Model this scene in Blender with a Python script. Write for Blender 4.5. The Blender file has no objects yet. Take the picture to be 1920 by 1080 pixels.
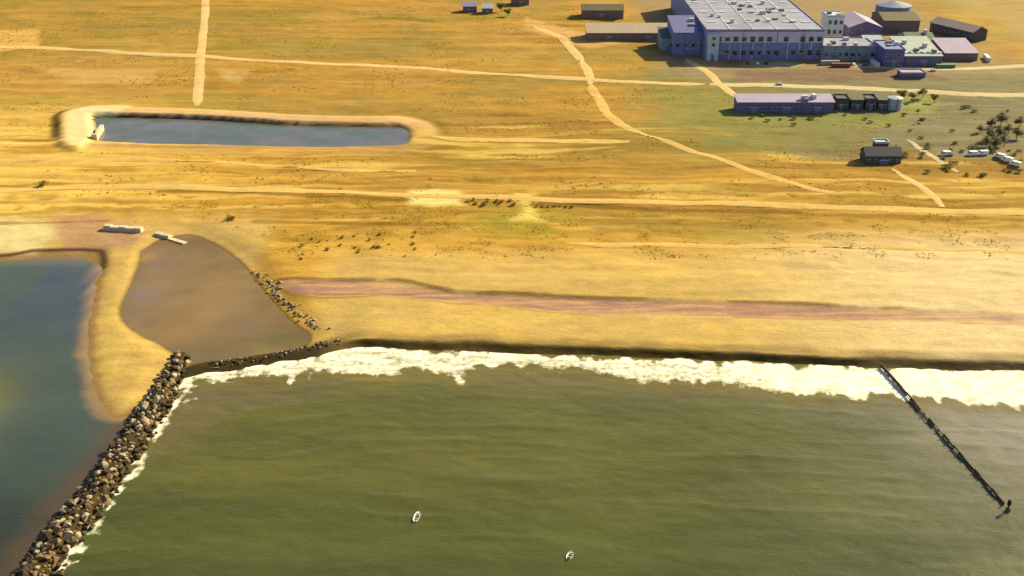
import bpy, bmesh, math, random
import numpy as np
from mathutils import Vector, Matrix

# ------------------------------------------------------------------ camera, sky, sun, exposure
sc = bpy.context.scene
COL = sc.collection
CAM_H, PITCH, FPX = 176.0, math.radians(25.0), 2083.0
SUN_AZ, SUN_EL = math.radians(52.0), math.radians(31.0)     # azimuth measured from +Y towards +X

cam = bpy.data.cameras.new('camera'); cam_o = bpy.data.objects.new('camera', cam); COL.objects.link(cam_o)
cam_o.location = (0, 0, CAM_H); cam_o.rotation_euler = (math.pi/2 - PITCH, 0, 0)
cam.sensor_width = 36.0; cam.lens = FPX/1920.0*36.0; cam.clip_start = 1.0; cam.clip_end = 30000.0
sc.camera = cam_o

world = bpy.data.worlds.new('World'); sc.world = world; world.use_nodes = True
wn, wl = world.node_tree.nodes, world.node_tree.links
wn.clear()
wo = wn.new('ShaderNodeOutputWorld'); wb = wn.new('ShaderNodeBackground'); ws = wn.new('ShaderNodeTexSky')
ws.sky_type = 'NISHITA'; ws.sun_disc = False
ws.sun_elevation = SUN_EL; ws.sun_rotation = SUN_AZ
ws.altitude = 50; ws.air_density = 1.0; ws.dust_density = 1.6; ws.ozone_density = 1.0
wb.inputs['Strength'].default_value = 0.075
wl.new(ws.outputs[0], wb.inputs[0]); wl.new(wb.outputs[0], wo.inputs[0])

sun = bpy.data.lights.new('sun', 'SUN'); sun_o = bpy.data.objects.new('sun', sun); COL.objects.link(sun_o)
sun.energy = 5.0; sun.angle = math.radians(0.6); sun.color = (1.0, 0.84, 0.46)
to_sun = Vector((math.sin(SUN_AZ)*math.cos(SUN_EL), math.cos(SUN_AZ)*math.cos(SUN_EL), math.sin(SUN_EL)))
sun_o.rotation_euler = (-to_sun).to_track_quat('-Z', 'Y').to_euler(); sun_o.location = (200, 300, 400)

sc.view_settings.view_transform = 'Standard'; sc.view_settings.look = 'None'
sc.view_settings.gamma = 1.0; sc.view_settings.use_curve_mapping = False
sc.view_settings.exposure = 0.95
KLIT = (1.84, 1.66, 1.32)          # picture value of a white level surface in this light

# ------------------------------------------------------------------ helpers
RNG = np.random.default_rng(7); random.seed(7)

def G(u, v, z=0.0):
    """survey helper: plan position (metres) of a point seen at photo pixel u,v lying at height z"""
    x = (u-960.0)/FPX; y = -(v-540.0)/FPX
    d = (x, math.cos(PITCH)+y*math.sin(PITCH), -math.sin(PITCH)+y*math.cos(PITCH))
    t = (z-CAM_H)/d[2]
    return (d[0]*t, d[1]*t)

def GL(pts, z=0.0): return np.array([G(u, v, z) for u, v in pts])

def lin(c):
    c = c/255.0
    return c/12.92 if c <= 0.04045 else ((c+0.055)/1.055)**2.4

def C(r, g, b, k=1.0):
    """base colour of a surface from the colour it shows when lit level in the photo's light"""
    return tuple(min(0.9, max(0.004, k*lin(q)/K)) for q, K in zip((r, g, b), KLIT))

def hash2(ix, iy, seed):
    h = (ix.astype(np.int64)*374761393 + iy.astype(np.int64)*668265263 + seed*982451653) & 0x7fffffff
    h = ((h ^ (h >> 13))*1274126177) & 0x7fffffff
    h = h ^ (h >> 16)
    return (h & 0xffff)/65535.0

def vnoise(x, y, seed=0):
    ix = np.floor(x); iy = np.floor(y); fx = x-ix; fy = y-iy
    fx = fx*fx*(3-2*fx); fy = fy*fy*(3-2*fy)
    a = hash2(ix, iy, seed); b = hash2(ix+1, iy, seed); c = hash2(ix, iy+1, seed); d = hash2(ix+1, iy+1, seed)
    return (a*(1-fx)+b*fx)*(1-fy) + (c*(1-fx)+d*fx)*fy

def fbm(x, y, seed=0, oct=4):
    s = 0; a = 0.5; t = 0
    for o in range(oct):
        s = s + a*vnoise(x*2**o, y*2**o, seed+o*17); t += a; a *= 0.5
    return s/t

def sstep(a, b, x):
    t = np.clip((x-a)/(b-a), 0, 1); return t*t*(3-2*t)

def seg_dist(x, y, P, closed=False):
    d = np.full(x.shape, 1e9)
    n = len(P)
    for i in range(n if closed else n-1):
        a = P[i]; b = P[(i+1) % n]; ab = b-a; L = ab@ab
        if L < 1e-9: continue
        t = np.clip(((x-a[0])*ab[0]+(y-a[1])*ab[1])/L, 0, 1)
        d = np.minimum(d, np.hypot(x-a[0]-t*ab[0], y-a[1]-t*ab[1]))
    return d

def inside(x, y, P):
    r = np.zeros(x.shape, bool); n = len(P)
    for i in range(n):
        (x1, y1), (x2, y2) = P[i], P[(i+1) % n]
        if y1 == y2: continue
        c = ((y1 > y) != (y2 > y)) & (x < (x2-x1)*(y-y1)/(y2-y1)+x1)
        r ^= c
    return r

def sdist(x, y, P):
    """signed distance to polygon, positive inside"""
    d = seg_dist(x, y, P, True)
    return np.where(inside(x, y, P), d, -d)

def smooth_line(P, n=4):
    P = np.asarray(P, float); out = []
    for i in range(len(P)-1):
        p0 = P[max(i-1, 0)]; p1 = P[i]; p2 = P[i+1]; p3 = P[min(i+2, len(P)-1)]
        for k in range(n):
            t = k/n
            out.append(0.5*((2*p1)+(-p0+p2)*t+(2*p0-5*p1+4*p2-p3)*t*t+(-p0+3*p1-3*p2+p3)*t**3))
    out.append(P[-1]); return np.array(out)

# ------------------------------------------------------------------ materials
MATS = {}
def mat(name, color, rough=0.8, spec=0.3, var=0.12, scale=1.0, bump=0.0, bscale=None, metal=0.0, attr=None, stretch=(1, 1, 1), translucent=0.0):
    """procedural material: base colour (or colour attribute) broken up with two noise scales, optional fine relief"""
    if name in MATS: return MATS[name]
    m = bpy.data.materials.new(name); m.use_nodes = True
    nt = m.node_tree; n, l = nt.nodes, nt.links
    b = n['Principled BSDF']; b.inputs['Roughness'].default_value = rough
    b.inputs['Specular IOR Level'].default_value = spec; b.inputs['Metallic'].default_value = metal
    tc = n.new('ShaderNodeTexCoord'); mp = n.new('ShaderNodeMapping'); mp.inputs['Scale'].default_value = stretch
    l.new(tc.outputs['Object'], mp.inputs[0])
    n1 = n.new('ShaderNodeTexNoise'); n1.inputs['Scale'].default_value = scale; n1.inputs['Detail'].default_value = 6; n1.inputs['Roughness'].default_value = 0.65
    l.new(mp.outputs[0], n1.inputs['Vector'])
    mr = n.new('ShaderNodeMapRange'); mr.inputs['From Min'].default_value = 0.25; mr.inputs['From Max'].default_value = 0.75
    mr.inputs['To Min'].default_value = 1-var; mr.inputs['To Max'].default_value = 1+var
    l.new(n1.outputs['Fac'], mr.inputs['Value'])
    mx = n.new('ShaderNodeVectorMath'); mx.operation = 'SCALE'
    if attr:
        at = n.new('ShaderNodeAttribute'); at.attribute_name = attr; l.new(at.outputs['Color'], mx.inputs[0])
    else:
        rg = n.new('ShaderNodeRGB'); rg.outputs[0].default_value = (*color, 1); l.new(rg.outputs[0], mx.inputs[0])
    if attr:
        ng = n.new('ShaderNodeTexNoise'); ng.inputs['Scale'].default_value = 1.3; ng.inputs['Detail'].default_value = 4; ng.inputs['Roughness'].default_value = .75; l.new(tc.outputs['Object'], ng.inputs['Vector'])
        mg = n.new('ShaderNodeMapRange'); mg.inputs['From Min'].default_value = .3; mg.inputs['From Max'].default_value = .7; mg.inputs['To Min'].default_value = .84; mg.inputs['To Max'].default_value = 1.16; l.new(ng.outputs['Fac'], mg.inputs['Value'])
        mm_ = n.new('ShaderNodeMath'); mm_.operation = 'MULTIPLY'; l.new(mr.outputs[0], mm_.inputs[0]); l.new(mg.outputs[0], mm_.inputs[1]); l.new(mm_.outputs[0], mx.inputs['Scale'])
    else: l.new(mr.outputs[0], mx.inputs['Scale'])
    l.new(mx.outputs[0], b.inputs['Base Color'])
    if bump:
        n2 = n.new('ShaderNodeTexNoise'); n2.inputs['Scale'].default_value = bscale or scale*3; n2.inputs['Detail'].default_value = 5
        l.new(mp.outputs[0], n2.inputs['Vector'])
        bp = n.new('ShaderNodeBump'); bp.inputs['Strength'].default_value = 1.0; bp.inputs['Distance'].default_value = bump
        l.new(n2.outputs['Fac'], bp.inputs['Height']); l.new(bp.outputs[0], b.inputs['Normal'])
    if translucent:
        tr = n.new('ShaderNodeBsdfTranslucent'); l.new(mx.outputs[0], tr.inputs['Color'])
        ms = n.new('ShaderNodeMixShader'); ms.inputs[0].default_value = translucent
        l.new(b.outputs[0], ms.inputs[1]); l.new(tr.outputs[0], ms.inputs[2]); l.new(ms.outputs[0], n['Material Output'].inputs['Surface'])
    MATS[name] = m; return m

def water_mat(name, attr, rough_calm, bump, scale, spec=0.3):
    m = bpy.data.materials.new(name); m.use_nodes = True
    nt = m.node_tree; n, l = nt.nodes, nt.links; b = n['Principled BSDF']
    at = n.new('ShaderNodeAttribute'); at.attribute_name = attr
    b.inputs['IOR'].default_value = 1.33; b.inputs['Specular IOR Level'].default_value = spec
    tc = n.new('ShaderNodeTexCoord'); mp = n.new('ShaderNodeMapping'); mp.inputs['Scale'].default_value = (0.45, 1.0, 1.0)
    l.new(tc.outputs['Object'], mp.inputs[0])
    # colour: suspended sediment clouds
    n1 = n.new('ShaderNodeTexNoise'); n1.inputs['Scale'].default_value = 0.06; n1.inputs['Detail'].default_value = 5
    l.new(mp.outputs[0], n1.inputs['Vector'])
    mr = n.new('ShaderNodeMapRange'); mr.inputs['From Min'].default_value = 0.3; mr.inputs['From Max'].default_value = 0.7
    mr.inputs['To Min'].default_value = 0.88; mr.inputs['To Max'].default_value = 1.12; l.new(n1.outputs['Fac'], mr.inputs['Value'])
    sc_ = n.new('ShaderNodeVectorMath'); sc_.operation = 'SCALE'; l.new(at.outputs['Color'], sc_.inputs[0]); l.new(mr.outputs[0], sc_.inputs['Scale'])
    # foam: attribute alpha plus lacy noise
    n3 = n.new('ShaderNodeTexNoise'); n3.inputs['Scale'].default_value = 0.55; n3.inputs['Detail'].default_value = 7; n3.inputs['Roughness'].default_value = 0.7
    l.new(tc.outputs['Object'], n3.inputs['Vector'])
    ma = n.new('ShaderNodeMath'); ma.operation = 'ADD'; l.new(at.outputs['Alpha'], ma.inputs[0]); l.new(n3.outputs['Fac'], ma.inputs[1])
    fr = n.new('ShaderNodeMapRange'); fr.inputs['From Min'].default_value = 0.86; fr.inputs['From Max'].default_value = 1.20; l.new(ma.outputs[0], fr.inputs['Value'])
    mc = n.new('ShaderNodeMix'); mc.data_type = 'RGBA'
    l.new(fr.outputs[0], mc.inputs['Factor']); l.new(sc_.outputs[0], mc.inputs['A']); fm = n.new('ShaderNodeMix'); fm.data_type = 'RGBA'; fm.inputs['A'].default_value = (0.52, 0.50, 0.34, 1); fm.inputs['B'].default_value = (0.80, 0.79, 0.66, 1)
    n4 = n.new('ShaderNodeTexNoise'); n4.inputs['Scale'].default_value = 0.32; n4.inputs['Detail'].default_value = 7; n4.inputs['Roughness'].default_value = 0.7; l.new(mp.outputs[0], n4.inputs['Vector'])
    fr2 = n.new('ShaderNodeMapRange'); fr2.inputs['From Min'].default_value = 0.36; fr2.inputs['From Max'].default_value = 0.54; l.new(n4.outputs['Fac'], fr2.inputs['Value'])
    l.new(fr2.outputs[0], fm.inputs['Factor']); l.new(fm.outputs['Result'], mc.inputs['B'])
    l.new(mc.outputs['Result'], b.inputs['Base Color'])
    rr = n.new('ShaderNodeMapRange'); rr.inputs['To Min'].default_value = rough_calm; rr.inputs['To Max'].default_value = 0.9
    l.new(fr.outputs[0], rr.inputs['Value']); l.new(rr.outputs[0], b.inputs['Roughness'])
    n2 = n.new('ShaderNodeTexNoise'); n2.inputs['Scale'].default_value = scale; n2.inputs['Detail'].default_value = 5; n2.inputs['Roughness'].default_value = 0.55
    l.new(mp.outputs[0], n2.inputs['Vector'])
    bp = n.new('ShaderNodeBump'); bp.inputs['Strength'].default_value = 1.0; bp.inputs['Distance'].default_value = bump
    l.new(n2.outputs['Fac'], bp.inputs['Height']); l.new(bp.outputs[0], b.inputs['Normal'])
    return m

# ------------------------------------------------------------------ mesh helpers
def link(name, me, m=None, parent=None):
    o = bpy.data.objects.new(name, me); COL.objects.link(o)
    if m and me is not None and not me.materials: me.materials.append(m)
    if parent: o.parent = parent
    return o

def tag(o, label=None, cat=None, group=None, kind=None):
    if label: o['label'] = label
    if cat: o['category'] = cat
    if group: o['group'] = group
    if kind: o['kind'] = kind
    return o

def empty(name, loc, rz=0.0, label=None, cat=None, group=None):
    o = bpy.data.objects.new(name, None); COL.objects.link(o)
    o.location = loc; o.rotation_euler = (0, 0, rz); o.empty_display_size = 1
    return tag(o, label, cat, group)

def grid_mesh(name, xs, ys, Z, colors=None, smooth=True):
    nx, ny = len(xs), len(ys)
    X, Y = np.meshgrid(xs, ys)
    co = np.stack([X, Y, Z], -1).reshape(-1, 3).astype(np.float32)
    i = np.arange((nx-1)*(ny-1)); r = i//(nx-1); c = i % (nx-1); a = r*nx+c
    q = np.stack([a, a+1, a+nx+1, a+nx], -1).astype(np.int32)
    me = bpy.data.meshes.new(name)
    me.vertices.add(len(co)); me.vertices.foreach_set('co', co.ravel())
    me.loops.add(q.size); me.loops.foreach_set('vertex_index', q.ravel())
    me.polygons.add(len(q)); me.polygons.foreach_set('loop_start', np.arange(0, q.size, 4, dtype=np.int32))
    me.polygons.foreach_set('loop_total', np.full(len(q), 4, np.int32))
    me.polygons.foreach_set('use_smooth', np.full(len(q), smooth, bool))
    if colors is not None:
        ca = me.color_attributes.new('Col', 'FLOAT_COLOR', 'POINT'); ca.data.foreach_set('color', colors.reshape(-1).astype(np.float32))
    me.update(calc_edges=True); return me

class MB:
    """collects boxes, prisms and tubes into one mesh"""
    def __init__(s): s.v = []; s.f = []
    def add(s, vs, fs):
        n = len(s.v); s.v += [tuple(p) for p in vs]; s.f += [tuple(n+i for i in f) for f in fs]; return s
    def box(s, x0, x1, y0, y1, z0, z1, taper=0.0):
        t = taper
        vs = [(x0, y0, z0), (x1, y0, z0), (x1, y1, z0), (x0, y1, z0), (x0+t, y0+t, z1), (x1-t, y0+t, z1), (x1-t, y1-t, z1), (x0+t, y1-t, z1)]
        return s.add(vs, [(0, 3, 2, 1), (4, 5, 6, 7), (0, 1, 5, 4), (1, 2, 6, 5), (2, 3, 7, 6), (3, 0, 4, 7)])
    def prism(s, prof, x0, x1):
        """profile of (y,z) points extruded along x"""
        n = len(prof); vs = [(x0, y, z) for y, z in prof]+[(x1, y, z) for y, z in prof]
        fs = [tuple(range(n))[::-1], tuple(range(n, 2*n))]+[(i, (i+1) % n, n+(i+1) % n, n+i) for i in range(n)]
        return s.add(vs, fs)
    def prism_y(s, prof, y0, y1):
        n = len(prof); vs = [(x, y0, z) for x, z in prof]+[(x, y1, z) for x, z in prof]
        fs = [tuple(range(n)), tuple(range(n, 2*n))[::-1]]+[((i+1) % n, i, n+i, n+(i+1) % n) for i in range(n)]
        return s.add(vs, fs)
    def cyl(s, cx, cy, z0, z1, r0, r1=None, n=10):
        r1 = r0 if r1 is None else r1
        vs = [(cx+r0*math.cos(2*math.pi*i/n), cy+r0*math.sin(2*math.pi*i/n), z0) for i in range(n)]
        vs += [(cx+r1*math.cos(2*math.pi*i/n), cy+r1*math.sin(2*math.pi*i/n), z1) for i in range(n)]
        return s.add(vs, [tuple(range(n))[::-1], tuple(range(n, 2*n))]+[(i, (i+1) % n, n+(i+1) % n, n+i) for i in range(n)])
    def cylx(s, x0, x1, cy, cz, r, n=10):
        vs = [(x0, cy+r*math.cos(2*math.pi*i/n), cz+r*math.sin(2*math.pi*i/n)) for i in range(n)]
        vs += [(x1, p[1], p[2]) for p in vs[:n]]
        return s.add(vs, [tuple(range(n))[::-1], tuple(range(n, 2*n))]+[(i, (i+1) % n, n+(i+1) % n, n+i) for i in range(n)])
    def mesh(s, name, m=None, smooth=False):
        me = bpy.data.meshes.new(name); me.from_pydata(s.v, [], s.f)
        bm = bmesh.new(); bm.from_mesh(me); bmesh.ops.recalc_face_normals(bm, faces=bm.faces); bm.to_mesh(me); bm.free()
        if smooth: me.polygons.foreach_set('use_smooth', [True]*len(me.polygons))
        if m: me.materials.append(m)
        return me
    def build(s, name, m, parent=None, smooth=False): return link(name, s.mesh(name, m, smooth), None, parent)

def copy_tree(o, parent=None):
    c = o.copy(); COL.objects.link(c); c.parent = parent
    for ch in list(o.children): copy_tree(ch, c)
    return c

# ------------------------------------------------------------------ plan of the coast (from the photo, unprojected onto level ground)
SHORE = smooth_line(GL([(3300, 735), (2500, 715), (1920, 697), (1650, 691), (1560, 687), (1400, 679), (1200, 672), (1000, 665), (800, 658), (690, 652),
                        (640, 656), (590, 668), (520, 678), (440, 690), (385, 697), (350, 708)]), 4)
SPIT = smooth_line(GL([(338, 716), (300, 745), (255, 772), (222, 784), (196, 772), (178, 735), (166, 690), (163, 640), (168, 590), (182, 530), (190, 490), (184, 472)]), 4)
BANKL = GL([(150, 470), (60, 472), (20, 480), (-60, 486), (-500, 490), (-1400, 500)])
far = np.array([(-9000, 380), (-9000, 9000), (9000, 9000), (9000, 300)])
LAND = np.vstack([SHORE, SPIT, BANKL, far])
LAGOON = smooth_line(GL([(268, 470), (262, 500), (243, 545), (230, 575), (236, 600), (262, 622), (300, 640), (335, 662), (365, 680), (400, 681), (470, 668),
                         (540, 655), (575, 640), (572, 622), (545, 602), (515, 570), (488, 540), (462, 505), (430, 475), (390, 452), (350, 440), (300, 450)], 1.0), 3)
LAG_C = LAGOON.mean(0)
BASIN = smooth_line(GL([(176, 222), (300, 224), (420, 229), (560, 238), (700, 240), (745, 240), (768, 250), (768, 268), (740, 277), (600, 280), (400, 276), (260, 273), (180, 268)], 1.6), 3)
RUNNEL = smooth_line(np.vstack([GL([(505, 521), (600, 524), (700, 525), (770, 528), (850, 547), (960, 550), (1080, 558), (1300, 563), (1500, 569), (1650, 578), (1760, 580), (1850, 587), (1960, 592), (2150, 600)], 2.6),
                     GL([(2150, 618), (1960, 610), (1840, 606), (1700, 604), (1500, 596), (1300, 592), (1080, 588), (960, 574), (860, 568), (770, 558), (700, 553), (600, 556), (545, 548)], 2.6)]), 2)
JX = -110.0          # the breakwater runs straight out along -Y
JET = GL([(346, 655), (312, 720), (277, 780), (196, 897), (98, 1028), (62, 1080)], 1.0)
JET = np.vstack([JET, [(JET[-1, 0], 120.0), (JET[-1, 0]-1, 70.0)]])

GRASS_A = np.array(C(190, 145, 58)); GRASS_B = np.array(C(178, 142, 52)); GRASS_C = np.array(C(206, 150, 56))
SAND = np.array(C(226, 182, 98)); SAND_Y = np.array(C(238, 192, 92)); SAND_P = np.array(C(250, 216, 152))
WET = np.array(C(62, 46, 16)); MAUVE = np.array(C(186, 134, 112)); GREEN = np.array(C(146, 138, 70)); OLIVE = np.array(C(142, 130, 92))
PALE = np.array(C(255, 226, 150)); BROWN = np.array(C(150, 108, 40)); YARD = np.array(C(172, 146, 104))

def poly_mask(x, y, pts, z=3.0, soft=6.0, n=0.0):
    return sstep(-soft, soft, sdist(x, y, GL(pts, z)) + n)

def terrain(x, y, want_color=True):
    dl = sdist(x, y, LAND)
    nz1 = fbm(x/38, y/22, 3); nz2 = fbm(x/7, y/5, 11, 3); yw = y + 14*(fbm(x/55, y/45, 23, 3)-.5) + 3*(nz2-.5); nst = fbm(x/70, yw/9, 21, 4); nst2 = fbm(x/95, yw/4.5, 31, 4)
    steep = sstep(-66, -48, x)
    # beach profile: wet toe, scarp, berm
    dj = dl + (nz2-0.5)*2.2 + (fbm(x/16, y/16, 41, 3)-.5)*4.0*sstep(0, 3, dl)*sstep(14, 6, dl)
    z_scarp = np.interp(dj, [-60, -12, 0, 1.0, 3.8, 8, 60, 200], [-4.5, -1.3, -0.15, 0.2, 1.9, 2.4, 3.0, 3.4])
    z_soft = np.interp(dj, [-60, -10, 0, 6, 16, 40, 200], [-4.5, -0.9, -0.05, 0.7, 1.5, 2.4, 3.4])
    z = z_soft*(1-steep) + z_scarp*steep
    inl = sstep(20, 70, dl)
    z = z + inl*((nz1-0.5)*1.7 + (nst-0.5)*1.5) + sstep(3, 12, dl)*(nz2-0.5)*0.35
    # dune ridge behind the runnel
    # far land keeps level, rising softly
    z = z + sstep(600, 1600, y)*4.0 + sstep(1600, 6000, y)*40*fbm(x/900, y/900, 5)
    # runnel: shallow damp trough with a step on its landward side
    dr = sdist(x, y, RUNNEL)
    rin = sstep(-1.2, 1.6, dr + (nz2-0.5)*1.5)
    z = z - 0.95*rin*(0.6+0.4*steep)*(1-0.65*sstep(90, 190, x))*(.6+.8*(nz1-.2))
    # lagoon
    dg = sdist(x, y, LAGOON) + (nz2-0.5)*1.0
    zl = np.interp(dg, [-14, -4, 0, 1.5, 10], [2.3, 0.95, 0.45, -0.2, -1.0])
    lagm = sstep(-16, -3, dg)
    rt = sstep(-70, -55, x)*sstep(328, 340, y)
    z = np.where(dg > -16, z*(1-lagm) + np.minimum(z, zl)*lagm, z)
    # bar that closes the lagoon against the sea
    bar = np.exp(-(((dl-3.5)/3.2)**2))*sstep(-108, -104, x)*sstep(-58, -66, x)
    z = np.where((dl > -2) & (dl < 9) & (x < -55) & (x > -112) & (y < 345), np.maximum(z, 0.95*bar-0.1), z)
    # reservoir with raised banks
    db = sdist(x, y, BASIN)
    farb = sstep(562, 592, y + 0.03*(x+140)); leftb = sstep(-214, -219, x)
    bh = 0.5 + 1.7*np.maximum(farb, leftb)*sstep(-48, -70, x)
    wide = 1 + 0.6*leftb
    nzb = (fbm(x/9, y/9, 61, 3)-0.5)*2.2
    prof = np.interp((db+nzb)/wide, [-20, -14, -10, -1.6, 0.2, 2, 8], [0, 0.45, 0.85, 0.8, -0.3, -0.8, -0.9])
    ztop = 3.0
    zb = np.where(prof >= 0, ztop + prof*bh, ztop + prof*1.6)
    bm_ = sstep(-21, -16, db)
    z = z*(1-bm_) + zb*bm_
    # loading pads / levelled plots
    lev = sstep(700, 730, y)*sstep(70, 95, x)*sstep(420, 380, x)
    z = z*(1-lev) + 3.6*lev
    if not want_color: return z
    # ---------------- colour
    n3 = fbm(x/55, y/35, 77, 4); n4 = fbm(x/18, y/10, 91, 4); n5 = fbm(x/240, y/26, 101, 4)
    def mixc(c, t, m): return c*(1-m[..., None]) + np.asarray(t)*m[..., None]
    col = np.broadcast_to(GRASS_A, x.shape+(3,)).copy()
    col = mixc(col, GRASS_B, sstep(0.46, 0.54, n3+.12*(nz2-.5))); col = mixc(col, GRASS_C, sstep(0.50, 0.60, n5+.1*(n4-.5))*0.8)
    pz = fbm(x/75, y/75, 113, 4); col = mixc(col, np.array(C(172, 140, 66)), sstep(.54, .60, pz)*.5*sstep(540, 600, y)); col = mixc(col, np.array(C(212, 160, 78)), sstep(.44, .38, pz)*.4*sstep(540, 600, y))
    col = col*(1 + 0.30*(n4-0.5) + 0.30*(nst-0.5))[..., None]
    # brighter, sandier strip of flats nearer the sea, more so to the left
    flat = sstep(590, 470, y + 60*(n5-0.5) + 0.16*np.minimum(x+40, 0) + np.minimum(0.62*np.maximum(0, x+110), 75))
    col = mixc(col, np.array(C(228, 170, 66)), flat*0.85)
    left = sstep(-120, -230, x + 40*(n3-0.5))*sstep(660, 560, y+30*(n4-.5))
    col = mixc(col, np.array(C(252, 200, 92)), left*0.85)
    och = sstep(-110, 0, x+40*(n3-.5))*sstep(424, 436, y+16*(n4-.5))*sstep(640, 560, y)
    col = mixc(col, np.array(C(186, 141, 52))*(1+.35*(n4-.5))[..., None], och*.6)
    # streaks parallel to the coast
    band = sstep(420, 440, y)*sstep(600, 560, y)
    col = col*(1 + 1.0*(nst2-0.5)*np.clip(band+0.25, 0, 1))[..., None]
    st3 = fbm(x/48, yw/3.2, 191, 4); st4 = fbm(x/70, yw/7, 193, 4)
    col = mixc(col, np.array(C(170, 118, 34)), sstep(.56, .70, st3)*np.clip(band+.15, 0, 1)*.6)
    col = mixc(col, np.array(C(250, 205, 95)), sstep(.58, .72, st4)*np.clip(band+.1, 0, 1)*.7)
    # scrubby dune tufts
    tuft = sstep(0.55, 0.68, fbm(x/9, y/6, 131, 4))*sstep(395, 415, y)*sstep(490, 460, y)
    col = mixc(col, np.array(C(176, 138, 40)), tuft*0.65)
    # greener ground round the works yard
    gm = sstep(45, 110, x+40*(n3-.5))*sstep(518, 560, y+30*(n4-.5)-0.10*(x-200))*sstep(720, 690, y)
    col = mixc(col, GREEN, gm*(0.6+0.35*sstep(0.35, 0.6, n4)))
    gm2 = sstep(120, 170, x+40*(n3-.5))*sstep(508, 535, y+24*(n4-.5))*sstep(700, 660, y)
    col = mixc(col, OLIVE*(1+.5*(n4-.5))[..., None], gm2*0.8)
    ym = sstep(88, 112, x + 30*(n4-.5))*sstep(655, 690, y)*sstep(345, 300, x)*sstep(1000, 940, y)
    col = mixc(col, YARD, ym*0.75)
    tr = sstep(330, 380, x)*sstep(650, 700, y)
    col = mixc(col, np.array(C(205, 172, 100)), tr*0.7)
    for pts, cc, k in [([(1375, 130), (1700, 132), (1780, 150), (1385, 152)], (142, 106, 80), .7), ([(1386, 113), (1500, 115), (1490, 127), (1386, 126)], (206, 196, 132), .7),
                       ([(1385, 214), (1690, 212), (1690, 238), (1400, 236)], (150, 148, 68), .75), ([(1685, 176), (1765, 178), (1760, 216), (1690, 214)], (172, 166, 80), .8),
                       ([(1440, 252), (1620, 256), (1620, 300), (1520, 298)], (150, 130, 84), .85), ([(1230, 166), (1370, 166), (1420, 230), (1270, 220)], (160, 146, 66), .55),
                       ([(1700, 215), (1900, 215), (1915, 300), (1720, 300)], (150, 134, 92), .6), ([(1380, 234), (1640, 240), (1600, 290), (1450, 268)], (146, 134, 66), .7), ([(880, 392), (960, 388), (1060, 398), (1050, 440), (930, 446), (880, 425)], (176, 152, 42), .7), ([(1060, 390), (1500, 400), (1500, 440), (1100, 436)], (170, 132, 48), .55), ([(1320, 425), (1450, 428), (1440, 455), (1330, 452)], (186, 156, 52), .6), ([(1760, 20), (1850, 20), (1900, 60), (1800, 60)], (206, 162, 66), .7)]:
        col = mixc(col, np.array(C(*cc))*(1+.5*(n4-.5))[..., None], poly_mask(x, y, pts, 3.4, 6.0, (nz2-.5)*10+(n4-.5)*16)*k)
    # beach
    beach = sstep(415, 392, y + 14*(n5-.5)) * sstep(-80, -60, x)
    spit = sstep(-95, -105, x)*sstep(455, 430, y)
    beach = np.maximum(beach, spit)
    col = mixc(col, SAND, beach)
    col = mixc(col, SAND_Y, beach*sstep(0.4, 0.62, n4)*0.6)
    # beach pales towards the right
    col = mixc(col, SAND_P, sstep(60, 170, x)*sstep(440, 400, y)*0.85)
    col = col*(1+0.2*(fbm(x/60, y/3.5, 141, 3)-0.5)*beach)[..., None]
    # runnel floor
    mv = MAUVE*(1-sstep(.42, .6, fbm(x/22, y/1.6, 183, 4))[..., None]) + np.array(C(222, 170, 118))*sstep(.42, .6, fbm(x/22, y/1.6, 183, 4))[..., None]
    mv = mv*(1-.35*sstep(.5, .62, fbm(x/30, y/2.2, 185, 3))*sstep(0, -70, x))[..., None]
    col = mixc(col, mv, sstep(-1.5, 2.5, dr+(nz2-.5)*3)*(1.0-0.25*sstep(60, 200, x))*(0.75+0.25*sstep(.35,.6,fbm(x/14,y/3,181,3))))
    col = mixc(col, BROWN, sstep(1.5, 0.2, np.abs(dr+0.4))*0.75*sstep(.3, .5, n4+.25*(nz2-.5))*(1-.6*sstep(90, 190, x)))  # brown outline; its landward edge paints in the shade of the step
    # wet toe of the beach and scarp face
    wet = sstep(4.6, 2.6, dl+(fbm(x/16, y/16, 41, 3)-.5)*3+(nz2-.5)*2)*steep
    wet = np.maximum(wet, sstep(4.0, 2.6, dl+(nz2-.5)*1.2)*steep)
    col = mixc(col, WET, wet*(.85+.15*n4))
    col = mixc(col, np.array(C(150, 118, 62)), steep*sstep(10, 5, dl+(n4-.5)*8)*sstep(3, 5, dl)*.5)
    wet2 = sstep(5.0, 0.5, dl+(nz2-.5)*3)*(1-steep)
    col = mixc(col, np.array(C(150, 108, 62)), wet2*0.8)
    barc = sstep(10, 4, dl)*sstep(-112, -106, x)*(1-steep)*sstep(350, 340, y)
    col = mixc(col, np.array(C(70, 58, 30)), barc)
    lw = sstep(-2.6, 0.2, dg)
    col = mixc(col, np.array(C(86, 60, 26)), lw)
    # channel head: pale sand and damp mauve patch
    ch = poly_mask(x, y, [(-80, 408), (70, 412), (120, 430), (60, 466), (-80, 472)], 2, 5, (nz2-.5)*8)
    col = mixc(col, PALE, ch*0.8)
    ch2 = poly_mask(x, y, [(95, 408), (190, 405), (270, 430), (255, 458), (120, 464)], 2, 4, (nz2-.5)*6)
    col = mixc(col, np.array(C(205, 150, 110)), ch2*0.75)
    rim = sstep(2.2, 0.6, np.abs(dl-1.0))*(x < -140)*(y > 395)
    col = mixc(col, np.array(C(78, 50, 34)), rim*0.85)  # dark edge: shade below the channel bank put into the colour
    # reservoir banks
    bk = sstep(-17, -12, db)*sstep(1.5, -0.2, db)*(0.25+0.75*np.maximum(farb, leftb))
    col = mixc(col, np.array(C(250, 196, 128)), bk*0.9)
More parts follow.
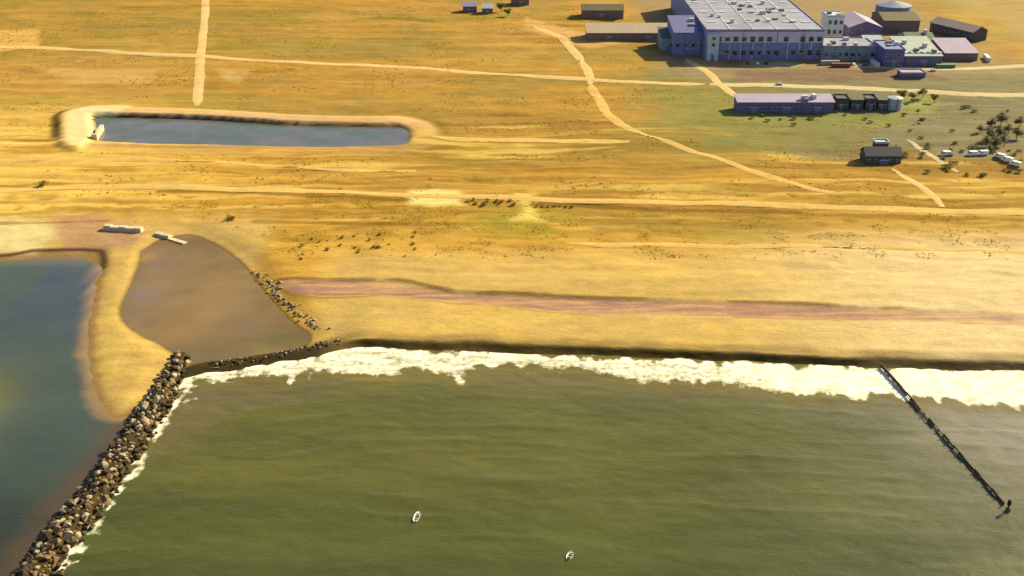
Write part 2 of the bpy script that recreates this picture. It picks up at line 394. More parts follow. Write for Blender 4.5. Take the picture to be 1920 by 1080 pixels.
    col = mixc(col, np.array(C(255, 232, 158)), leftb*sstep(-17, -12, db)*sstep(1.0, -0.5, db)*0.9)
    col = mixc(col, np.array(C(92, 66, 34)), sstep(-1.0, -0.3, db+nzb*0.6)*np.maximum(farb, 0.6*leftb))  # dark line paints the shaded inner bank faces into the colour
    ldk = sstep(-16.5, -18, db+nzb*.4)*sstep(-23, -21, db+nzb*.4)*leftb*sstep(548, 556, y)*sstep(612, 600, y)  # shade of the outer left slope, painted in as a dark strip
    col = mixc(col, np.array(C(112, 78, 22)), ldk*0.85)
    # bright bare patches on the flats
    for pts, cc, k in [([(766, 357), (860, 358), (866, 386), (770, 386)], (255, 226, 132), 1.0), ([(966, 366), (1000, 366), (1006, 404), (1020, 416), (960, 416), (984, 400)], (255, 214, 104), 1.0),
                       ([(75, 128), (300, 132), (280, 158), (140, 160)], (226, 178, 98), 0.7), ([(405, 132), (470, 132), (450, 156), (420, 152)], (226, 182, 102), 0.7),
                       ([(-60, 60), (75, 58), (70, 90), (-60, 105)], (250, 190, 92), 0.8), ([(985, 36), (1090, 62), (1180, 82), (1100, 92), (985, 58)], (236, 182, 100), 0.8),
                       ([(790, 235), (815, 240), (815, 256), (780, 258)], (250, 196, 100), 0.7), ([(1280, 108), (1370, 110), (1340, 132), (1290, 128)], (215, 165, 100), 0.6)]:
        col = mixc(col, np.array(C(*cc)), poly_mask(x, y, pts, 3.0, 3.0, (nz2-.5)*3.5)*k)
    # darker strips across the flats
    for pts, w, k in [([(0, 416), (120, 412), (200, 410)], 2.5, .6), ([(0, 346), (60, 347), (100, 347)], 2.6, 0.6), ([(300, 357), (420, 358), (600, 369), (760, 377)], 2.8, 0.75), ([(1000, 386), (1080, 386), (1250, 394), (1500, 398)], 3.4, 0.75),
                      ([(480, 412), (640, 416), (760, 420)], 3.0, 0.6), ([(1500, 402), (1700, 408), (1920, 410)], 3.5, 0.45), ([(200, 100), (360, 108), (600, 130)], 3, .3)]:
        d = seg_dist(x, y, GL(pts, 3.0)) + (n4-.5)*3
        col = mixc(col, np.array(C(140, 100, 24)), sstep(w, w*0.3, d)*k)
    return z, np.clip(col, 0.004, 0.9)

def axis(lo, hi, step_fn, ext):
    a = [lo]
    while a[-1] < hi: a.append(a[-1]+step_fn(a[-1]))
    up = []; s = step_fn(hi); p = a[-1]
    while p < ext[1]: s *= 1.35; p += s; up.append(p)
    dn = []; s = step_fn(lo); p = lo
    while p > ext[0]: s *= 1.35; p -= s; dn.append(p)
    return np.array(dn[::-1]+a+up)

gx = axis(-470, 470, lambda v: 1.25 if -225 < v < 215 else 1.9, (-7000, 7000))
gy = axis(196, 1010, lambda v: 0.75 if v < 345 else (1.0 if v < 450 else (1.25 if v < 620 else 2.2)), (-4000, 8000))
GX, GY = np.meshgrid(gx, gy)
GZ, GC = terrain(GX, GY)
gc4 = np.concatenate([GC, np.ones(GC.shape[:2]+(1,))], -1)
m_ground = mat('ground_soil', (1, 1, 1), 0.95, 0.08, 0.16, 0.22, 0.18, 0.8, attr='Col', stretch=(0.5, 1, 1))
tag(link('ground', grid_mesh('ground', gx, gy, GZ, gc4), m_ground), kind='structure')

def hz(x, y):
    """height of the built ground sheet at a point (bilinear)"""
    x = np.atleast_1d(np.asarray(x, float)); y = np.atleast_1d(np.asarray(y, float))
    i = np.clip(np.searchsorted(gx, x)-1, 0, len(gx)-2); j = np.clip(np.searchsorted(gy, y)-1, 0, len(gy)-2)
    fx = (x-gx[i])/(gx[i+1]-gx[i]); fy = (y-gy[j])/(gy[j+1]-gy[j])
    return (GZ[j, i]*(1-fx)+GZ[j, i+1]*fx)*(1-fy)+(GZ[j+1, i]*(1-fx)+GZ[j+1, i+1]*fx)*fy

def hz1(x, y): return float(hz(x, y)[0])
def at(u, v, z=3.2):
    """plan point on the ground seen at photo pixel"""
    for _ in range(4):
        x, y = G(u, v, z); z = hz1(x, y)
    return x, y, z

# ------------------------------------------------------------------ water
FOAM_LOW = GL([(1920+900, 800), (1920, 762), (1750, 750), (1650, 740), (1560, 738), (1500, 742), (1400, 726), (1280, 716), (1210, 716), (1080, 692), (960, 684), (900, 690), (862, 716), (835, 702),
               (760, 690), (735, 708), (650, 702), (590, 698), (545, 714), (500, 704), (430, 712), (350, 722)])
FOAM = np.vstack([SHORE, FOAM_LOW[::-1][1:]])
sx = axis(-215, 215, lambda v: 0.9, (-7000, 7000)); sy = axis(196, 330, lambda v: 0.65, (-4000, 440))
SX, SY = np.meshgrid(sx, sy)
dsh = -sdist(SX, SY, LAND)                        # distance offshore
df = sdist(SX, SY, FOAM)
right_of_jetty = sstep(-1.5, 1.5, SX - np.interp(SY, JET[::-1, 1], JET[::-1, 0]))
sea_c = np.broadcast_to(np.array(C(110, 104, 42)), SX.shape+(3,)).copy()
def mx_(c, t, m): return c*(1-m[..., None])+np.asarray(t)*m[..., None]
ns = fbm(SX/45, SY/16, 201, 4); nf = fbm(SX/6, SY/5, 211, 4); nl = fbm(SX/70, SY/5, 221, 4)
sea_c = mx_(sea_c, np.array(C(86, 92, 42)), sstep(270, 215, SY+20*(ns-.5))*0.8)
sea_c = mx_(sea_c, np.array(C(122, 116, 76)), sstep(40, 150, SX + 40*(ns-.5))*0.8)
sea_c = mx_(sea_c, np.array(C(166, 152, 122)), sstep(98, 150, SX+0.25*(SY-260)+30*(ns-.5))*sstep(225, 275, SY)*0.8)
sea_c = mx_(sea_c, np.array(C(136, 114, 74)), sstep(34, 14, dsh+14*(ns-.5))*0.55)
sea_c = mx_(sea_c, np.array(C(140, 120, 30)), sstep(-8, -1, df+5*(nf-.5))*0.55)
sea_c = sea_c*(1+0.14*(nl-.5)+0.22*(ns-.5)+0.16*(fbm(SX/14, SY/2.2, 295, 3)-.5))[..., None]
# calm channel on the other side of the breakwater
ch_c = np.broadcast_to(np.array(C(84, 94, 80)), SX.shape+(3,)).copy()
cb = fbm(SX/14, SY/120, 231, 3)
ch_c = mx_(ch_c, np.array(C(80, 84, 96)), sstep(0.45, 0.62, cb)*sstep(300, 400, SY)*0.8)  # soft lengthwise bands: reflections painted into the water colour
ch_c = mx_(ch_c, np.array(C(92, 110, 66)), sstep(-190, -202, SX-0.13*(SY-400))*0.7)
ch_c = mx_(ch_c, np.array(C(50, 54, 42)), sstep(275, 220, SY+10*(ns-.5))*0.8)
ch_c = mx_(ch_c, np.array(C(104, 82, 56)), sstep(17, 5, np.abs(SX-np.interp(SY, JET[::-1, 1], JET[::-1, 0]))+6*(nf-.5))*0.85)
ch_c = mx_(ch_c, np.array(C(150, 136, 48)), np.exp(-(((SX+166)/12)**2+((SY-288)/24)**2))*0.7)
ch_c = mx_(ch_c, np.array(C(196, 150, 92)), sstep(5, 0, dsh+4*(nf-.5))*0.7)
mixr = np.where(SY > 70, right_of_jetty, sstep(-160, -60, SX)*0.5+0.5*right_of_jetty)
sea_c = ch_c*(1-mixr[..., None]) + sea_c*mixr[..., None]
tongue = fbm(SX/3.2, SY/9, 241, 3)
full = sstep(20, 105, SX + 30*(ns-.5))                       # surf breaks fuller towards the right
zone = sstep(-3.5, 2.5, df + 9*(tongue-.5) + 4*(nf-.5))      # inside the surf zone
swash = sstep(5.0, 2.0, dsh + 4.5*(fbm(SX/9, SY/4, 243, 3)-.5))*sstep(-2, 0.2, dsh)
br1 = np.exp(-((dsh - 7.5 - 7*(fbm(SX/22, SY*0+1.7, 245, 3)-.5))/1.6)**2)*sstep(.38, .5, fbm(SX/16, SY/8, 247, 3))
br2 = np.exp(-((dsh - 13 - 8*(fbm(SX/26, SY*0+5.7, 249, 3)-.5))/1.5)**2)*sstep(.46, .56, fbm(SX/18, SY/9, 253, 3))
lacy = 0.44 + 0.34*fbm(SX/4.5, SY/2.0, 255, 4)
foam = zone*np.maximum(np.maximum(swash*0.92, np.maximum(br1, br2*0.9)*0.85), np.maximum(lacy, full*(0.64+0.4*fbm(SX/9, SY/2.5, 257, 4))))
foam = np.clip(foam, 0, 1)*right_of_jetty*(dsh > -6)
# lace and streaks drifting off the surf
lace = sstep(0.60, 0.74, fbm(SX/5, SY/2.6, 251, 4))*sstep(30, 6, dsh)*0.46
djet = SX-np.interp(SY, JET[::-1, 1], JET[::-1, 0])
jf = sstep(9.5, 5.5, djet + 5.5*(fbm(SX/4, SY/6, 261, 3)-.5))*sstep(3.0, 4.4, djet)*(SY > 60)*(SY < 325)*sstep(0.30, 0.55, fbm(SX/2.2, SY/3.5, 263, 3))*0.68
foam = np.maximum(foam, np.maximum(lace*right_of_jetty, jf))
ph = (dsh + 9*fbm(SX/45, SY/30, 271, 3))*2*math.pi/8.5
wave = 0.17*(1-np.abs(np.sin(ph/2)))**1.6*sstep(.35, .65, fbm(SX/30, SY/12, 273, 3)) + 0.34*(fbm(SX/5, SY/2.6, 275, 4)-.5) + 0.25*(fbm(SX/16, SY/7, 277, 3)-.5)
calm = 0.12 + 0.88*right_of_jetty
SZ = wave*calm*(np.abs(SX) < 900) + 0.35*np.clip(foam-0.5, 0, 1)*fbm(SX/3, SY/2, 281, 3)
SZ = np.where(dsh < -3, -1.2, SZ)      # tucked under the beach
sc4 = np.concatenate([np.clip(sea_c, .003, .9), foam[..., None]], -1)
tag(link('sea', grid_mesh('sea', sx, sy, SZ, sc4), water_mat('sea_water', 'Col', 0.22, 0.14, 1.1)), kind='structure')

def pond(name, poly, z, c1, c2, m, pad, step=1.2, tones=None):
    lo = poly.min(0)-pad; hi = poly.max(0)+pad
    xs = np.arange(lo[0], hi[0]+step, step); ys = np.arange(lo[1], hi[1]+step, step)
    X, Y = np.meshgrid(xs, ys); t = sstep(0.35, 0.65, fbm(X/16, Y/12, 301, 4)); e = sstep(6, 0, sdist(X, Y, poly))
    c = np.array(c1)*(1-t[..., None])+np.array(c2)*t[..., None]
    if tones:
        for (u, v, rx, ry, cc, k) in tones:
            px, py = G(u, v, z); w = np.exp(-(((X-px)/rx)**2+((Y-py)/ry)**2))*k*(.7+.6*t); c = c*(1-w[..., None])+np.array(cc)*w[..., None]
    c = c*(1+.14*(fbm(X/5, Y/9, 303, 4)-.5))[..., None]
    col = np.concatenate([c, np.zeros(X.shape+(1,))], -1)
    me = grid_mesh(name, xs, ys, np.full(X.shape, z), col)
    # keep only what lies near the pool outline, so the sheet ends under its banks
    keep = sdist(X, Y, poly).ravel() > -pad
    bm = bmesh.new(); bm.from_mesh(me); bm.verts.ensure_lookup_table()
    bmesh.ops.delete(bm, geom=[v for v, k in zip(bm.verts, keep) if not k], context='VERTS'); bm.to_mesh(me); bm.free()
    return tag(link(name, me, m), kind='structure')

pond('lagoon', LAGOON, 0.5, C(158, 124, 76), C(144, 112, 68), water_mat('lagoon_water', 'Col', 0.35, 0.05, 0.9, spec=.12), 3.0, tones=[(262, 565, 9, 18, C(152, 130, 112), .7), (300, 500, 9, 14, C(160, 132, 106), .5), (400, 655, 22, 12, C(134, 116, 78), .7), (530, 640, 14, 8, C(124, 112, 62), .6), (420, 560, 14, 22, C(178, 142, 92), .5), (275, 482, 3, 4, C(200, 156, 84), .8), (470, 615, 8, 7, C(150, 120, 94), .5)])
pond('reservoir', BASIN, 2.35, C(104, 110, 92), C(126, 116, 112), water_mat('reservoir_water', 'Col', 0.12, 0.03, 0.5), 2.5)

# ------------------------------------------------------------------ tracks and roads
def track(name, pts, width, m, seg=3.0, lift=0.07, wob=0.0, wave=16.0):
    P = smooth_line(np.array([at(u, v)[:2] for u, v in pts]), 6)
    # resample
    L = np.r_[0, np.cumsum(np.hypot(*np.diff(P, axis=0).T))]; s = np.arange(0, L[-1], seg)
    cx = np.interp(s, L, P[:, 0]); cy = np.interp(s, L, P[:, 1])
    tx = np.gradient(cx); ty = np.gradient(cy); q = np.hypot(tx, ty); nx_, ny_ = -ty/q, tx/q
    K = 5; V = []; F = []
    nz = vnoise(s/wave, s*0+3.3, 5)-.5; nz2 = vnoise(s/wave, s*0+9.3, 8)-.5
    tap = np.clip(np.minimum(s, s[-1]-s)/20.0+.45, 0, 1)
    for k in range(K):
        o = (k/(K-1)-.5)*width*tap + (nz if k < 2 else nz2)*wob
        X = cx+nx_*o; Y = cy+ny_*o
        # stay above the sheet also between its samples
        Z = np.max([hz(X+a, Y+b) for a in (-1, 0, 1) for b in (-1, 0, 1)], 0) + (lift if 0 < k < K-1 else lift-0.1)
        V.append(np.stack([X, Y, Z], -1))
    n = len(s); V = np.array(V).reshape(-1, 3)
    for k in range(K-1):
        for i in range(n-1): F.append((k*n+i, k*n+i+1, (k+1)*n+i+1, (k+1)*n+i))
    me = bpy.data.meshes.new(name); me.from_pydata(V.tolist(), [], F); me.update()
    bm = bmesh.new(); bm.from_mesh(me); bmesh.ops.recalc_face_normals(bm, faces=bm.faces)
    if bm.faces and sum(f.normal.z for f in bm.faces) < 0: bmesh.ops.reverse_faces(bm, faces=bm.faces)
    bm.to_mesh(me); bm.free(); me.polygons.foreach_set('use_smooth', [True]*len(me.polygons))
    return tag(link(name, me, m), kind='structure')

m_track = mat('track_sand', C(250, 206, 128), 0.95, 0.05, 0.10, 0.3, 0.04, 1.5)
m_road = mat('road_dust', C(236, 206, 148), 0.95, 0.05, 0.10, 0.3, 0.03, 1.5)
m_path = mat('path_sand', C(248, 198, 108), 0.95, 0.05, 0.14, 0.25, 0.04, 1.5)
track('track', [(388, -30), (384, 30), (380, 70), (376, 110), (373, 150), (370, 190), (368, 200)], 6.0, m_track, wob=1.0, wave=24)
track('track', [(-60, 88), (80, 90), (160, 94), (260, 100), (370, 105), (450, 111), (600, 119), (760, 126), (860, 134), (960, 140), (1085, 148), (1200, 154), (1330, 158)], 7.0, m_track, lift=0.06, wob=1.6, wave=30)
track('road', [(1330, 158), (1480, 161), (1600, 165), (1720, 170), (1820, 177), (1920, 178), (2100, 180)], 9.0, m_road, wob=1.0)
track('road', [(1560, 118), (1660, 126), (1780, 129), (1860, 127), (1920, 124), (2080, 118)], 8.0, m_road, wob=1.0)
track('path', [(1000, 50), (1055, 72), (1078, 100), (1092, 118), (1104, 138), (1106, 158)], 6.0, m_track, lift=.09, wob=2.0)
track('path', [(1106, 158), (1125, 190), (1145, 218), (1180, 243), (1240, 262), (1330, 292), (1430, 326), (1500, 348), (1570, 364)], 5.0, m_path, wob=3.0)
track('path', [(1286, 110), (1330, 138), (1352, 160), (1385, 186)], 5.0, m_track, wob=2.0)
track('coast_track', [(-60, 362), (120, 352), (300, 350), (480, 356), (620, 360), (760, 366), (900, 369), (1080, 376), (1260, 380), (1440, 383), (1620, 391), (1780, 397), (1920, 399), (2100, 400)], 6.0, m_path, lift=0.10, wob=1.6, wave=30)
track('path', [(1060, 456), (1250, 459), (1440, 462), (1660, 466), (1900, 472), (2100, 476)], 3.2, m_path, lift=.06, wob=3.0)
track('path', [(-60, 300), (120, 298), (330, 302), (480, 309), (640, 318), (780, 322)], 4.0, m_path, lift=.06, wob=4.0)
track('path', [(1672, 316), (1712, 340), (1748, 366), (1772, 394)], 3.6, m_track, wob=1.2)
track('path', [(812, 256), (900, 262), (1010, 263), (1110, 265), (1185, 266)], 6.0, m_path, lift=0.05, wob=2.4)
track('path', [(1700, 262), (1735, 285), (1765, 306), (1800, 326)], 3.0, m_road, lift=0.06, wob=1.0)

# ------------------------------------------------------------------ rock pieces
def rock_mesh(name, seed, m, sq=(1, 1, .8)):
    r = random.Random(seed); bm = bmesh.new()
    for i in range(15):
        v = Vector((r.gauss(0, 1), r.gauss(0, 1), r.gauss(0, 1))).normalized()*r.uniform(0.85, 1.1)
        bm.verts.new((v.x*sq[0]*0.5, v.y*sq[1]*0.5, v.z*sq[2]*0.5))
    bmesh.ops.convex_hull(bm, input=bm.verts)
    bmesh.ops.delete(bm, geom=[v for v in bm.verts if not v.link_faces], context='VERTS')
    bmesh.ops.recalc_face_normals(bm, faces=bm.faces)
    me = bpy.data.meshes.new(name); bm.to_mesh(me); bm.free(); me.materials.append(m); return me

m_rock = [mat('rock_pale', C(206, 182, 136), 0.9, 0.2, 0.3, 1.2, 0.05, 4), mat('rock_tan', C(160, 128, 82), 0.9, 0.2, 0.3, 1.2, 0.05, 4), mat('rock_dark', C(82, 66, 40), 0.85, 0.25, 0.35, 1.2, 0.05, 4)]
ROCKS = [rock_mesh('boulder', 100+i, m_rock[[0, 1, 2, 1, 2, 2, 1, 0][i]], ((1.25, .9, .75), (1, 1.1, .8), (1.3, 1, .7), (.95, 1, .9))[i % 4]) for i in range(8)]

def rock_pile(root, spots, limit, key, pool=None):
    """spots: (x,y,z,size). The `limit` that show largest are parts; the rest one joined part"""
    spots = sorted(spots, key=key)
    V = []; F = []; MI = []
    rr = random.Random(5)
    o0 = np.array(root.location)
    for i, (x, y, z, s) in enumerate(spots):
        me = ROCKS[rr.choice(pool)] if pool else (ROCKS[rr.randrange(8)] if z > 0.75 else ROCKS[rr.choice([2, 5, 2, 5, 4, 1])])
        rot = Matrix.Rotation(rr.uniform(0, 6.28), 4, 'Z') @ Matrix.Rotation(rr.uniform(-.5, .5), 4, 'X') @ Matrix.Rotation(rr.uniform(-.5, .5), 4, 'Y')
        M = Matrix.Translation(Vector((x, y, z))-root.location) @ rot @ Matrix.Scale(s, 4)
        if i < limit:
            o = link('boulder', me, None, root); o.matrix_local = M
        else:
            n = len(V); V += [tuple(M @ v.co) for v in me.vertices]; F += [tuple(n+k for k in p.vertices) for p in me.polygons]; MI += [m_rock.index(me.materials[0])]*len(me.polygons)
    if V:
        me = bpy.data.meshes.new('boulder_mass'); me.from_pydata(V, [], F); [me.materials.append(q) for q in m_rock]; me.polygons.foreach_set('material_index', MI)
        o = link('boulder_mass', me, None, root); o['kind'] = 'stuff'

# breakwater: rubble core and armour stones
jr = empty('rock_breakwater', (-110, 322, 0.0), 0, 'long straight breakwater of piled boulders between calm channel and sea', 'breakwater')
ys = np.arange(75, 324, 2.0); xs = np.linspace(-1, 1, 13)
V = []; F = []
for y in ys:
    c = np.interp(y, JET[::-1, 1], JET[::-1, 0]); hw = 5.2 if y < 290 else 5.2-(y-290)/34*2.0
    for t in xs:
        V.append((c+t*hw+110, y-322, (2.1-3.6*max(0, abs(t)-0.32)/0.68)+random.uniform(-.2, .2)))
nxs = len(xs)
for j in range(len(ys)-1):
    for i in range(nxs-1): F.append((j*nxs+i, j*nxs+i+1, (j+1)*nxs+i+1, (j+1)*nxs+i))
me = bpy.data.meshes.new('rubble_core'); me.from_pydata(V, [], F); link('rubble_core', me, mat('rubble', C(84, 64, 36), .95, .1, .4, .6, .2, 2), jr)
spots = []; rr = random.Random(3)
y = 76.0
while y < 323:
    c = np.interp(y, JET[::-1, 1], JET[::-1, 0]); hw = 5.4 if y < 290 else 5.4-(y-290)/34*2.0
    o = -hw
    while o < hw:
        s = rr.choice([rr.uniform(.6, 1.1), rr.uniform(.9, 1.7), rr.uniform(1.3, 2.1), rr.uniform(1.9, 3.0)])
        t = abs(o)/hw
        z = 2.0-2.5*max(0, t-0.3)/0.7 + rr.uniform(-.5, .8)
        spots.append((c+o+rr.uniform(-.4, .4), y+rr.uniform(-.7, .7), z, s)); o += s*rr.uniform(.8, 1.15)
    y += 1.35
rock_pile(jr, spots, 300, lambda s: abs(s[1]-222) - 10*(s[3]-1.9) if s[1] > 205 else 400+abs(s[1]-205))

# revetment along the lagoon's landward side
def bank_rocks(name, label, cat, pts, width, n, smin, smax, zoff=0.0, pool=None):
    P = smooth_line(np.array([at(u, v, 1.5)[:2] for u, v in pts]), 4)
    L = np.r_[0, np.cumsum(np.hypot(*np.diff(P, axis=0).T))]
    x0, y0 = P.mean(0); root = empty(name, (x0, y0, hz1(x0, y0)), 0, label, cat)
    sp = []; r = random.Random(n)
    for i in range(n):
        s = r.uniform(0, L[-1]); x = np.interp(s, L, P[:, 0])+r.gauss(0, width); y = np.interp(s, L, P[:, 1])+r.gauss(0, width*0.8)
        sz = r.uniform(smin, smax); sp.append((x, y, hz1(x, y)+sz*0.18+zoff, sz))
    rock_pile(root, sp, 300, lambda q: -q[3], pool); return root
bank_rocks('rock_revetment', 'pale boulder revetment along the landward bank of the brown lagoon', 'revetment', [(478, 512), (505, 535), (530, 560), (556, 585), (585, 608), (600, 622)], 1.3, 150, 0.5, 1.4, 0.0, [0, 7, 1])
bank_rocks('rock_bar', 'low dark line of stones closing the lagoon from the surf', 'rocks', [(395, 684), (450, 676), (510, 668), (560, 656), (600, 646), (640, 640)], 1.2, 120, 0.4, 1.2)

# ------------------------------------------------------------------ broken concrete wall at the lagoon head
m_conc = mat('concrete_pale', C(250, 222, 168), 0.85, 0.2, 0.12, 1.5, 0.03, 4)
def slab(u, v, ln, wd, ht, rz, tilt, label):
    x, y, z = at(u, v, 1.5)
    r = empty('concrete_wall', (x, y, z-0.25), rz, label, 'concrete wall'); r.rotation_euler = (math.radians(tilt), 0, rz)
    n = max(2, int(ln/3.2)); w = ln/n
    MB().box(-ln/2-.3, ln/2+.3, -wd/2-.5, wd/2+.5, -.4, .45).build('footing', m_conc, r)
    for i in range(n):
        h = ht*random.uniform(.86, 1.05)
        MB().box(-ln/2+i*w+.06, -ln/2+(i+1)*w-.06, -wd/2+random.uniform(-.15, .15), wd/2, .45, h, 0.12).build('wall_block', m_conc, r)
    return r
slab(232, 431, 17, 2.6, 2.0, math.radians(-10), 2, 'long pale concrete wall section across the head of the lagoon')
slab(306, 443, 7, 2.2, 1.6, math.radians(-20), 6, 'short pale concrete wall section between two longer ones at lagoon head')
slab(334, 457, 9, 2.4, 1.7, math.radians(-32), -4, 'tilted pale concrete wall section dipping into the brown lagoon')

# ------------------------------------------------------------------ timber groyne
m_timber = mat('timber_weathered', C(138, 118, 88), 0.9, 0.15, 0.35, 2.0, 0.02, 8, stretch=(1, 1, .3))
gA = np.array(G(1652, 686, 0.8)); gB = np.array(G(1887, 950, 0.6)); gd = gB-gA; gl = float(np.hypot(*gd)); ga = math.atan2(gd[1], gd[0])
gr = empty('timber_groyne', (gA[0], gA[1], 0.0), ga, 'narrow dark timber groyne of posts and planks running into the surf', 'groyne')
bay = 3.0; nb = int(gl/bay)
pile = MB().cyl(0, 0, -2.8, 0, 0.24, 0.2, 8).mesh('pile', m_timber)
plank = MB().box(0.05, bay-.05, -.09, .09, -.17, .17).mesh('plank', m_timber)
tops = []
for i in range(nb+1):
    t = i/nb; top = 1.5-0.4*t+random.uniform(-.12, .3); tops.append(top)
    o = link('pile', pile, None, gr); o.location = (i*bay, 0.0, top); o.rotation_euler = (random.uniform(-.03, .03), random.uniform(-.03, .03), 0)
    if i < nb:
        for k in range(3):
            if random.random() < 0.16: continue
            o = link('plank', plank, None, gr); o.location = (i*bay, 0.30 if k % 2 else 0.29, top-0.42-k*0.36); o.rotation_euler = (0, random.uniform(-.012, .012)+0.9/gl, 0)
MB().box(0, nb*bay, -.42, -.25, 0.75, .95).build('waling', m_timber, gr).rotation_euler = (0, 0.7/gl, 0)
mk = empty('marker_beacon', (gB[0]+.1, gB[1]-.9, 0), 0, 'dark post beacon with basket topmark at the seaward end of the groyne', 'beacon')
m_dark = mat('iron_dark', C(58, 54, 26), .7, .3, .2, 2)
MB().cyl(0, 0, -2.5, 2.8, .28, .2, 10).build('post', m_dark, mk)
MB().cyl(0, 0, 1.8, 3.0, .5, .5, 12).cyl(0, 0, 3.0, 3.4, .5, .2, 12).build('topmark', m_dark, mk)
MB().box(-.55, .55, -.55, .55, -2, 1.0, .1).build('base_block', m_timber, mk)

# ------------------------------------------------------------------ small boats
m_white = mat('boat_white', (0.82, 0.82, 0.78), 0.4, 0.5, 0.05, 2); m_bin = mat('boat_inside', C(206, 190, 150), .6, .3, .1, 3); m_motor = mat('motor_dark', (0.04, 0.04, 0.045), .4, .5, .1, 2)
def boat(u, v, L, W, rz, label):
    x, y = G(u, v, 0.3); r = empty('open_boat', (x, y, -0.08), rz, label, 'boat', None)
    st = [(-.5, .80), (-.25, .97), (0.05, 1.0), (.28, .78), (.42, .42), (.5, .03)]
    V = []; F = []
    for t, w in st:
        hw = W/2*w; sh = .55+.3*max(0, t)**2*4
        V += [(t*L, -hw, sh), (t*L, -hw*.72, 0.02), (t*L, 0, -.14), (t*L, hw*.72, .02), (t*L, hw, sh), (t*L, hw*.86, sh), (t*L, hw*.62, .18), (t*L, -hw*.62, .18), (t*L, -hw*.86, sh)]
    for i in range(len(st)-1):
        for k in range(9): F.append((i*9+k, i*9+(k+1) % 9, (i+1)*9+(k+1) % 9, (i+1)*9+k))
    F.append(tuple(range(9))); F.append(tuple(range(45, 54))[::-1])
    MB().add(V, F).build('hull', m_white, r)
    for t in (-.22, .12): MB().box(t*L-.16, t*L+.16, -W*.40, W*.40, .36, .42).build('thwart', m_bin, r)
    MB().box(.26*L, .44*L, -W*.2, W*.2, .5, .6, .05).build('foredeck', m_white, r)
    mo = MB().box(-.5*L-.38, -.5*L-.04, -.16, .16, .42, .95, .05).build('outboard_motor', m_motor, r)
    MB().box(-.5*L-.28, -.5*L-.14, -.05, .05, -.5, .42).build('motor_leg', m_motor, mo)
boat(782, 968, 3.8, 1.6, math.radians(80), 'larger small white open boat drifting on the olive sea')
boat(1069, 1041, 2.8, 1.5, math.radians(68), 'smaller stubby white open boat drifting on the olive sea')

